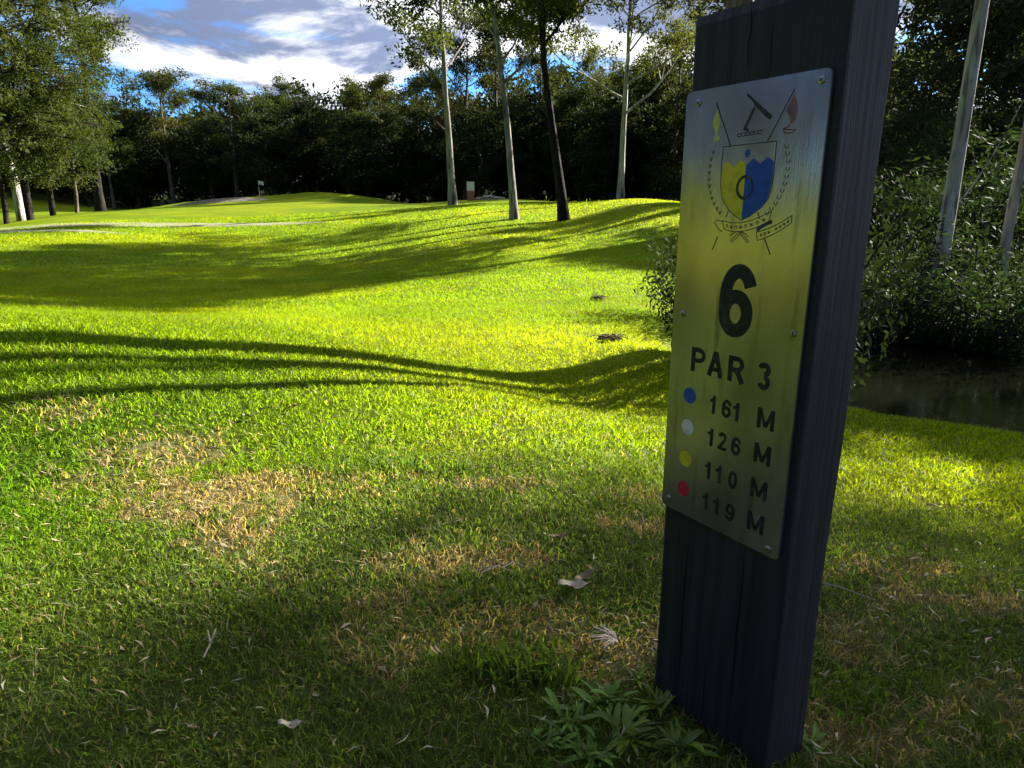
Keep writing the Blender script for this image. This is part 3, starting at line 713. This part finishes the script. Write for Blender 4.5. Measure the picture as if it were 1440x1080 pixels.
word('par_text', 'PAR 3', -.1660, .5075, .0318, 1.06, .03, ax=[-.1660, -.1388, -.1068, -.07, -.0640], wk=.98)
for i, (t, z) in enumerate((('161', .4602), ('126', .4172), ('110', .3727), ('119', .3290))):
    word('distance_text', t, 0, z, .0232, 1.08, .08, ax=[-.1310, -.1133, -.0925] if t != '161' else [-.1315, -.1115, -.0950], wk=.92)
    word('metre_letter', 'M', -.0591, z+(.0012), .0245, 1.27, wk=.9)
for nm, m, z in (('blue_dot', M_b, .4744), ('white_dot', M_w, .4314), ('yellow_dot', M_y, .3870), ('red_dot', M_r, .3440)):
    fills(nm, [arc(-.1641, z, .0103, .0107, 0, 350, 30)], .00012, m)
# --- crest
sx = -.1048
fills('yellow_shield_half', [[(-.1387, .7535), (-.1355, .760), (-.1317, .7625), (-.1275, .7592), (-.1233, .7562), (-.118, .7592), (-.1128, .7628), (-.108, .7605), (-.1055, .757), (-.1055, .6980), (-.1120, .7005), (-.1248, .7093), (-.1335, .7185), (-.1375, .728), (-.139, .740)]], .00010, M_y)
fills('blue_shield_half', [[(-.1053, .757), (-.1005, .7605), (-.0962, .7645), (-.0915, .7612), (-.0864, .7582), (-.082, .7612), (-.0781, .7645), (-.073, .7622), (-.0690, .7592), (-.0688, .745), (-.0695, .733), (-.0725, .7215), (-.0790, .7118), (-.0900, .7040), (-.1053, .6980)]], .00010, M_b)
fills('blue_star', [[(-.1048+ (.0055 if k % 2 == 0 else .0026)*math.sin(k*math.pi/8), .7695+(.0068 if k % 2 == 0 else .0033)*math.cos(k*math.pi/8)) for k in range(16)]], .00010, M_b)
strokes('shield_outline', [[(-.1405, .7789), (-.0680, .7802)], [(-.1398, .7785), (-.1405, .760), (-.1398, .740), (-.1375, .7265), (-.133, .7175), (-.1248, .7085), (-.1150, .7018), (-.1058, .6970), (-.095, .7015), (-.0800, .7112), (-.0715, .721), (-.0682, .7335), (-.0676, .750), (-.0680, .7800)]], .0010, .00016, M_line)
strokes('shield_ring', [arc(-.1045, .7332, .0105, .0118, 45, 320, 30)], .0034, .00020, M_line)
strokes('shield_ring_shade', [arc(-.1045, .7332, .0105, .0118, -38, 43, 10)], .0026, .00020, paint('deep_blue_enamel', (.008, .03, .13)))
for ln in ([(-.1548, .8282), (-.1293, .7795)], [(-.0515, .8303), (-.0797, .7808)], [(-.1378, .6775), (-.1450, .6615)], [(-.0716, .6779), (-.0625, .6610)], [(-.125, .7075), (-.128, .700)], [(-.084, .7065), (-.081, .699)]):
    strokes('flag_pole', [ln], .0014, .00016, M_line)
fills('yellow_pennant', [[(-.1530, .8205), (-.1495, .814), (-.1470, .806), (-.1490, .7985), (-.1500, .7925), (-.1465, .7895), (-.1465, .7865), (-.1510, .7858), (-.1560, .7835), (-.1545, .788), (-.1528, .7925), (-.1545, .7985), (-.1575, .8035), (-.1570, .812)]], .00010, M_ye)
fills('red_pennant', [[(-.0525, .8250), (-.0480, .818), (-.0460, .808), (-.0475, .799), (-.0525, .7955), (-.0550, .8025), (-.0600, .8100)]], .00010, M_pink)
strokes('red_pennant_tail', [[(-.0545, .796), (-.0560, .793), (-.0615, .7918), (-.0595, .788), (-.0548, .7866), (-.0490, .7878), (-.0460, .7897), (-.0540, .7905), (-.0610, .7915)]], .0012, .00012, paint('dark_red_enamel', (.28, .04, .04)))
strokes('arm', [([(-.1005, .8170), (-.1060, .8060), (-.1112, .7965), (-.1060, .7935)], .0036), ([(-.1120, .8320), (-.1060, .8272), (-.0990, .8215)], .0026), ([(-.1095, .8300), (-.0770, .8060)], .0016), ([(-.1015, .8215), (-.0810, .8050)], .0030), ([(-.0860, .8110), (-.0775, .8040)], .0042)], .003, .00016, M_line)
strokes('crest_wreath', [arc(-.1180+k*.0055, .7900+k*.0002, .0030, .0018, 0, 360, 10) for k in range(6)], .0009, .00018, M_line)
for sgn in (1, -1):
    lf = []
    for k in range(11):
        t = k/10
        ang = R(-62+118*t) if True else 0
        cx = -.1045+ sgn*(.0535*math.cos(R(-52+74*t))); cz = .752 + .060*math.sin(R(-55+74*t))
        a = R(100-60*(1-t))*sgn
        for q in (-1, 1):
            dx = math.cos(R(90)-sgn*R(25)*q)*.005; dz = .0045
            lf.append([(cx, cz), (cx+dx*.5+q*.0014, cz+dz*.5), (cx+dx, cz+dz), (cx+dx*.6, cz+dz*.35), (cx, cz)])
    strokes('laurel_spray', lf, .0007, .00014, M_faint)
def bez(a, b, c, n=12): return [tuple(((1-t)**2*a[i]+2*t*(1-t)*b[i]+t*t*c[i]) for i in (0, 1)) for t in [k/n for k in range(n+1)]]
rib = [bez((-.1330, .6965), (-.1060, .6880), (-.0660, .7075)), bez((-.1290, .6865), (-.1040, .6790), (-.0680, .6965)), [(-.1330, .6965), (-.1290, .6865)], [(-.0660, .7075), (-.0680, .6965)],
       bez((-.1330, .6950), (-.142, .699), (-.1440, .6930)), bez((-.1440, .6930), (-.138, .686), (-.1320, .6830)),
       bez((-.0835, .6845), (-.060, .6900), (-.0400, .7035)), bez((-.0810, .6755), (-.058, .6820), (-.0395, .6960)), [(-.0835, .6845), (-.0810, .6755)], [(-.0400, .7035), (-.0395, .6960)],
       bez((-.1058, .6850), (-.111, .680), (-.1190, .6735)), bez((-.1045, .6835), (-.109, .677), (-.1175, .6720)), bez((-.1058, .6850), (-.099, .680), (-.0930, .6735)), bez((-.1070, .6835), (-.100, .677), (-.0940, .6720)), bez((-.1200, .6790), (-.106, .690), (-.094, .679))]
strokes('motto_ribbon', rib, .0009, .00016, M_line)
tx = []
for k in range(8):                                   # small worn capitals on the two ribbons, too weathered to read
    t = (k+1)/9; a = bez((-.1315, .6915), (-.1050, .6832), (-.0670, .7020), 18)[int(t*18)]
    tx += [[(a[0]-.0012, a[1]-.0018), (a[0]-.0012, a[1]+.0018)], [(a[0]-.0012, a[1]+.0016), (a[0]+.0012, a[1]+(-.0016 if k % 2 else .0016))], [(a[0]+.0012, a[1]-.0016), (a[0]+.0012, a[1]+.0016)]]
    a = bez((-.0820, .6800), (-.059, .6860), (-.0400, .6998), 18)[int(t*18)]
    if k != 3: tx += [[(a[0]-.0008, a[1]-.0016), (a[0]-.0008, a[1]+.0016)], [(a[0]-.0008, a[1]), (a[0]+.0009, a[1])], [(a[0]+.0009, a[1]-.0014), (a[0]+.0009, a[1]+.0018)]]
strokes('motto_text', tx, .0008, .00018, M_line)
strokes('blue_ribbon_fold', [bez((-.0830, .6862), (-.078, .692), (-.0640, .6965))], .0040, .00012, paint('navy_enamel', (.03, .035, .10)))
cr = []
rnd = random.Random(5)
bm = bmesh.new()
for x0, z0, z1, w in ((-.118, .86, .925, .0011), (-.088, .845, .90, .0008), (-.152, .02, .27, .0010), (-.060, .08, .30, .0012), (-.105, -.02, .12, .0009)):
    m = 16; Lv = []; Rv = []
    for i in range(m+1):
        t = i/m; x = x0+.0010*math.sin(t*9+x0*90)+rnd.uniform(-.0003, .0003); ww = w*math.sin(math.pi*min(max(t, .03), .97))**.5/2; z = z0+(z1-z0)*t
        Lv.append(bm.verts.new((x-ww, -.0009, z))); Rv.append(bm.verts.new((x+ww, -.0009, z)))
    for i in range(m): bm.faces.new((Lv[i], Rv[i], Rv[i+1], Lv[i+1]))
o = bm_obj('timber_cracks', bm, material('crack_shadow', (.004, .004, .005), rough=1, spec=0), root); o['kind'] = 'stuff'
# screws
M_screw = material('screw_metal', (.42, .41, .38), rough=.35, metallic=1, noise=[((300, 300, 300), 3, .5, .7, (.12, .10, .08))])
for s, h in ((.1815, .8309), (.0218, .8340), (.1843, .5789), (.0227, .5785), (.0256, .3172), (.1896, .3213)):
    bm = bmesh.new(); r = .0042
    rings = []
    for rr_, yy in ((r, 0), (r*.95, -.0008), (r*.7, -.0015), (r*.32, -.0018)):
        rings.append([bm.verts.new((-s+rr_*math.cos(a*math.pi/10), YS+yy, h+rr_*math.sin(a*math.pi/10))) for a in range(20)])
    for a, b in zip(rings[:-1], rings[1:]):
        for i in range(20): bm.faces.new((a[i], a[(i+1) % 20], b[(i+1) % 20], b[i]))
    bm.faces.new(rings[-1]); bmesh.ops.recalc_face_normals(bm, faces=bm.faces)
    bm_obj('screw', bm, M_screw, plate)
    sc_ = strokes('screw_recess', [[(-s-.0017, h-.0008), (-s+.0017, h+.0008)], [(-s-.0008, h+.0017), (-s+.0008, h-.0017)]], .0011, .0019, M_ink)

# ------------------------------------------------------------------ small things on the course
M_white = material('white_paint', (.72, .70, .66), rough=.5); M_orange = material('terracotta_paint', (.30, .13, .07), rough=.7, noise=[((9, 9, 9), 4, .4, .7, (.35, .15, .08))])
fx, fy = at(366, 52), 52; fz = gz(fx, fy)
fl = empty('golf_flag', (fx, fy, fz), 0, label='small white flag on a thin pin in front of the dark woods', cat='golf flag')
V = []; F = []; tube(V, F, [(0, 0, -.1), (0, 0, .8), (0, 0, 1.55)], [.014, .012, .011], 8); obj_from('pin', np_mesh('pin', V, F), M_white, fl)
V = [(0.01+.36*i/8, .03*math.sin(i*.9)+.004*s2, 1.52-.02*i/8-(j*.26)+(.03*math.sin(i*.7))) for s2 in (0, 1) for j in (0, 1) for i in range(9)]
F = [(i, i+1, i+10, i+9) for i in range(8)]+[(18+i, 27+i, 28+i, 19+i) for i in range(8)]+[(0, 9, 27, 18), (8, 26, 35, 17)]
obj_from('flag_cloth', np_mesh('flag_cloth', V, F), M_white, fl)
def bevbox(name, x0, x1, y0, y1, z0, z1, mat, parent, b=.01):
    bm = bmesh.new(); bmesh.ops.create_cube(bm, size=1)
    for v in bm.verts: v.co = Vector(((x0+x1)/2+v.co.x*(x1-x0), (y0+y1)/2+v.co.y*(y1-y0), (z0+z1)/2+v.co.z*(z1-z0)))
    bmesh.ops.bevel(bm, geom=bm.edges[:], offset=b, segments=2, affect='EDGES'); return bm_obj(name, bm, mat, parent)
mx, my = at(662, 34), 34; mz = wpt(662, 281, 34)[2]
mk = empty('tee_marker_box', (mx, my, mz), .15, label='small upright marker with white top and terracotta lower half beside the tall pale gum', cat='marker')
bevbox('lower_panel', -.17, .17, -.1, .1, -.2, .42, M_orange, mk); bevbox('upper_panel', -.175, .175, -.105, .105, .42, .80, M_white, mk); bevbox('cap', -.19, .19, -.12, .12, .80, .84, M_white, mk)
M_rock = material('pale_rock', (.34, .32, .28), rough=.9, noise=[((5, 5, 5), 5, .4, .65, (.16, .15, .13))], bump=[((8, 8, 8), 5, .6, .05)])
for i, (px, s, lab) in enumerate([(676, .2, 'small pale rock right beside the marker'), (686, .33, 'largest pale rock in the low pile right of the marker'), (696, .24, 'flat pale rock at the middle of the pile'), (703, .17, 'last small rock at the right end of the pile')]):
    bm = bmesh.new(); bmesh.ops.create_icosphere(bm, subdivisions=3, radius=1); rnd = random.Random(i)
    ph = [rnd.uniform(0, 6) for _ in range(3)]
    for v in bm.verts:
        k = 1+.16*math.sin(v.co.x*4+ph[0])+.13*math.sin(v.co.y*5+ph[1])+.1*math.sin(v.co.z*6+ph[2]); v.co *= k; v.co.z *= .6
    x = at(px, 34.5); o = bm_obj('rock', bm, M_rock, None, True); o.location = (x, 34.5, wpt(px, 280, 34.5)[2]); o.scale = (s*1.3, s, s*.9)
    tag(o, lab, 'rock', 'pale rocks by the marker')

# ------------------------------------------------------------------ litter on the grass
M_dead = material('dead_leaf', (.30, .22, .13), rough=.7, noise=[((60, 60, 60), 4, .4, .7, (.17, .11, .06))], translucent=(.2, (1, .8, .5)))
M_pdead = material('bleached_leaf', (.42, .36, .26), rough=.7, noise=[((60, 60, 60), 4, .4, .7, (.26, .20, .13))])
M_twig = material('dry_twig', (.36, .30, .22), rough=.8)
def curled_leaf(px, py, ln, mat, label, rz=None, seed=0, group='fallen leaves on the grass'):
    rnd = random.Random(seed); x, y, z = hit(px, py); V = []; F = []; n = 9; bend = rnd.uniform(.15, .4)
    for s2 in (0, 1):
        for i in range(n):
            t = i/(n-1); w = ln*.17*math.sin(math.pi*min(1, t*1.05+.02))**.8
            for k in (-1, 0, 1): V.append(((t-.5)*ln, k*w, ln*bend*(t-.5)**2*2+abs(k)*w*.5+.004*math.sin(t*9+k)+s2*-.0007))
    m = n*3
    for i in range(n-1):
        for k in range(2):
            a = i*3+k; F.append((a, a+3, a+4, a+1)); F.append((m+a, m+a+1, m+a+4, m+a+3))
    o = obj_from('dead_leaf', np_mesh('dead_leaf', V, F), mat, None, True); o.location = (x, y, z+.016); o.rotation_euler = (rnd.uniform(-.3, .3), rnd.uniform(-.2, .2), rnd.uniform(0, 6) if rz is None else rz)
    tag(o, label, 'leaf', group)
curled_leaf(806, 835, .062, M_pdead, 'large bleached curled leaf left of the post foot', .1, 1)
curled_leaf(822, 822, .05, M_dead, 'brown leaf just behind the bleached curled leaf', .6, 2)
curled_leaf(786, 765, .04, M_dead, 'dark brown leaf on the grass above the bleached leaf', .3, 3)
curled_leaf(352, 592, .045, M_pdead, 'tiny pale leaf alone on the lit grass', .3, 4)
curled_leaf(410, 1034, .035, M_pdead, 'pale sliver of leaf low in the shaded grass', .1, 5)
curled_leaf(78, 614, .04, M_dead, 'small leaf on the lush grass at left', .1, 6)
curled_leaf(415, 577, .04, M_dead, 'small leaf near the tiny pale leaf on the lit grass', 1, 7)
def twigs(name, px, py, segs, mat, label, group=None, r=.0016):
    x, y, z = hit(px, py); V = []; F = []
    for s in segs: tube(V, F, s, [r*(1-.5*i/len(s)) for i in range(len(s))], 5)
    o = obj_from(name, np_mesh(name, V, F), mat); o.location = (x, y, z+.014); tag(o, label, 'twig', group)
twigs('twig', 700, 812, [[(-.04, .01, 0), (0, .004, .008), (.03, -.012, .004)], [(0, .004, .008), (-.03, -.012, .004), (-.035, -.03, 0)], [(.01, 0, .007), (.03, .015, .01), (.05, .012, .004)]], M_twig, 'forked pale twig lying left of the bleached leaf')
twigs('twig', 295, 925, [[(0, -.02, 0), (.004, 0, .012), (.006, .02, .025)], [(.004, 0, .012), (-.004, .012, .028)], [(.004, 0, .012), (.014, .006, .03)]], M_twig, 'small pale forked stalk in the shaded grass at lower left')
twigs('twig', 1180, 840, [[(-.05, .04, 0), (0, 0, .006), (.05, -.035, 0)]], M_twig, 'straight thin twig on the grass right of the post')
sg = []
for k in range(26):
    a = random.uniform(-1.2, 1.2)+math.pi; l = random.uniform(.02, .05); sg.append([(0, 0, .002), (math.cos(a)*l*.5, math.sin(a)*l*.5, .012), (math.cos(a)*l, math.sin(a)*l, random.uniform(0, .014))])
twigs('straw_tuft', 868, 915, sg, material('straw', (.50, .40, .33), rough=.8), 'splayed tuft of dead pinkish straw at the left foot of the post', r=.0011)
def debris(px, py, w, n, label, nm='debris'):
    x, y, z = hit(px, py); V = []; F = []; rnd = random.Random(n)
    for k in range(n):
        a = rnd.uniform(0, 3.14); l = rnd.uniform(.2, .6)*w; c = Vector((rnd.gauss(0, .22)*w, rnd.gauss(0, .1)*w, rnd.uniform(.01, .1)*w)); d = Vector((math.cos(a), math.sin(a)*.6, rnd.uniform(-.3, .6)))*l*.5
        tube(V, F, [c-d, c+Vector((0, 0, .02*w)), c+d], [.012*w, .02*w, .006*w], 5)
    LV, LF = leaves(np.array([[0, 0, .05*w]]), w*.3, n, w*.14, .35)
    F = F+[tuple(q+len(V) for q in f) for f in LF.tolist()]; V = V+[tuple(v) for v in LV.tolist()]
    o = obj_from(nm, np_mesh(nm, V, F), M_bark_l); o.location = (x, y, z+.02); tag(o, label, 'leaf litter')
M_bark_l = material('bark_litter', (.10, .07, .045), rough=.85, noise=[((20, 20, 20), 4, .5, .7, (.24, .19, .13))])
debris(857, 481, .26, 40, 'brown clump of bark and leaf litter on the sunny slope', 'bark_clump')
debris(840, 423, .3, 16, 'thin broken stick with litter higher on the sunny slope', 'broken_stick')

# broad-leaved weeds at the post foot
M_weed = material('weed_leaf', (.13, .22, .012), rough=.5, spec=.5, jitter=.4, translucent=(.4, (1.6, 1.6, .6)))
def weed(px, py, s, n, seed, label):
    rnd = random.Random(seed); x, y, z = hit(px, py); V = []; F = []
    for k in range(n):
        a = rnd.uniform(0, 6.28); ln = rnd.uniform(.5, 1)*s; el = rnd.uniform(.25, 1.1); w = ln*rnd.choice((.035, .05, .07, .10)); base = len(V); m = 8
        ox, oy = rnd.gauss(0, .12)*s, rnd.gauss(0, .12)*s
        for i in range(m):
            t = i/(m-1); rr_ = t*ln*math.cos(el); h = ln*(math.sin(el)*t-.55*t*t*math.sin(el)); ww = w*math.sin(math.pi*(t*.93+.07))**.7
            for q in (-1, 0, 1): V.append((ox+math.cos(a)*rr_-math.sin(a)*ww*q, oy+math.sin(a)*rr_+math.cos(a)*ww*q, h+abs(q)*ww*.35))
        for i in range(m-1):
            for q in range(2): b = base+i*3+q; F.append((b, b+3, b+4, b+1))
    o = obj_from('weed', np_mesh('weed', V, F), M_weed, None, True); o.location = (x, y, z+.002); tag(o, label, 'weed', 'broad leaved weeds at the foot of the post')
for i, (px, py, s, n, lab) in enumerate([(800, 1020, .075, 14, 'bright broad bladed weed furthest left at the post foot'), (850, 990, .07, 16, 'weed with upright grey-green blades just left of the post'),
        (770, 1055, .05, 9, 'low weed at the bottom edge below the bright one'), (880, 1040, .075, 18, 'leafy weed crowding the front of the post base'), (920, 1000, .06, 14, 'weed tucked against the left face of the post'),
        (960, 1060, .065, 16, 'weed under the front of the post at the bottom edge'), (830, 1070, .06, 14, 'dense weed on the bottom edge left of the post'), (735, 1050, .04, 7, 'small weed sprig at the bottom left of the patch'),
        (1145, 1060, .05, 10, 'weed at the right foot of the post'), (900, 960, .045, 9, 'small weed at the back corner of the post')]):
    weed(px, py, s*1.0, int(n*1.5), 300+i, lab)
# taller tufts in the turf
Vs, Fs, Cs = [], [], []; off = 0
for px, py, n, h, sp in [(530, 655, 120, .05, .12), (500, 665, 80, .045, .1), (620, 665, 80, .045, .1), (720, 940, 160, .05, .05), (745, 960, 120, .055, .04), (690, 850, 40, .05, .06), (460, 620, 60, .03, .12), (260, 565, 120, .03, .2), (420, 860, 30, .05, .1), (1200, 1000, 60, .05, .06), (360, 905, 20, .05, .05), (700, 720, 60, .035, .12)]:
    x, y, z = hit(px, py); xy = np.stack([x+rng.normal(0, sp, n), y+rng.normal(0, sp*.4, n)], 1)
    V, F, C = blades(xy, rng.uniform(.6, 1, n)*h, .005*rng.uniform(.7, 1.3, n), np.array((.075, .13, .02))*rng.uniform(.6, 1.3, (n, 1)), .8)
    Vs.append(V); Fs.append(F+off); Cs.append(C); off += len(V)
tag(obj_from('grass_tufts', np_mesh('grass_tufts', np.concatenate(Vs), np.concatenate(Fs), np.concatenate(Cs)), M_grass), 'longer tufts of coarse grass scattered over the tee', 'grass', kind='stuff')

# loose straw, chips and leaf fragments worked into the worn turf: far too many to count
n = 5200; xy = sector(n, .45, 2.6, -45, 48); dn = dryness(xy[:, 0], xy[:, 1]); xy = xy[rng.random(n) < .22+.78*dn]; n = len(xy)
z = ground(xy[:, 0], xy[:, 1])+rng.uniform(.004, .020, n); a = rng.uniform(0, 6.28, n); l = rng.uniform(.008, .030, n)/2; w = rng.uniform(.0008, .0022, n)
big = rng.random(n) < .03; w[big] = rng.uniform(.003, .006, big.sum()); l[big] *= .8
dx, dy, dz = np.cos(a)*l, np.sin(a)*l, rng.uniform(-.4, .4, n)*l; px_, py_ = -np.sin(a)*w, np.cos(a)*w; bow = rng.uniform(.0, .25, n)*l
c = np.c_[xy, z]; d3 = np.c_[dx, dy, dz]; p3 = np.c_[px_, py_, np.zeros(n)]; m3 = c+np.c_[-dy*.25, dx*.25, bow]
V = np.stack([c-d3, m3-p3, m3+p3, c+d3], 1).reshape(-1, 3); F = np.arange(n)[:, None]*4+np.array([[0, 1, 3, 2]])
C = np.repeat(np.array((.38, .31, .19))*rng.uniform(.35, 1.3, (n, 1)), 4, 0)
M_litter = material('litter', (0, 0, 0), rough=.7, spec=.15, attr=True)
tag(obj_from('grass_litter', np_mesh('grass_litter', V, F, C), M_litter), 'pale dry straw and leaf fragments strewn through the worn turf', 'litter', kind='stuff')
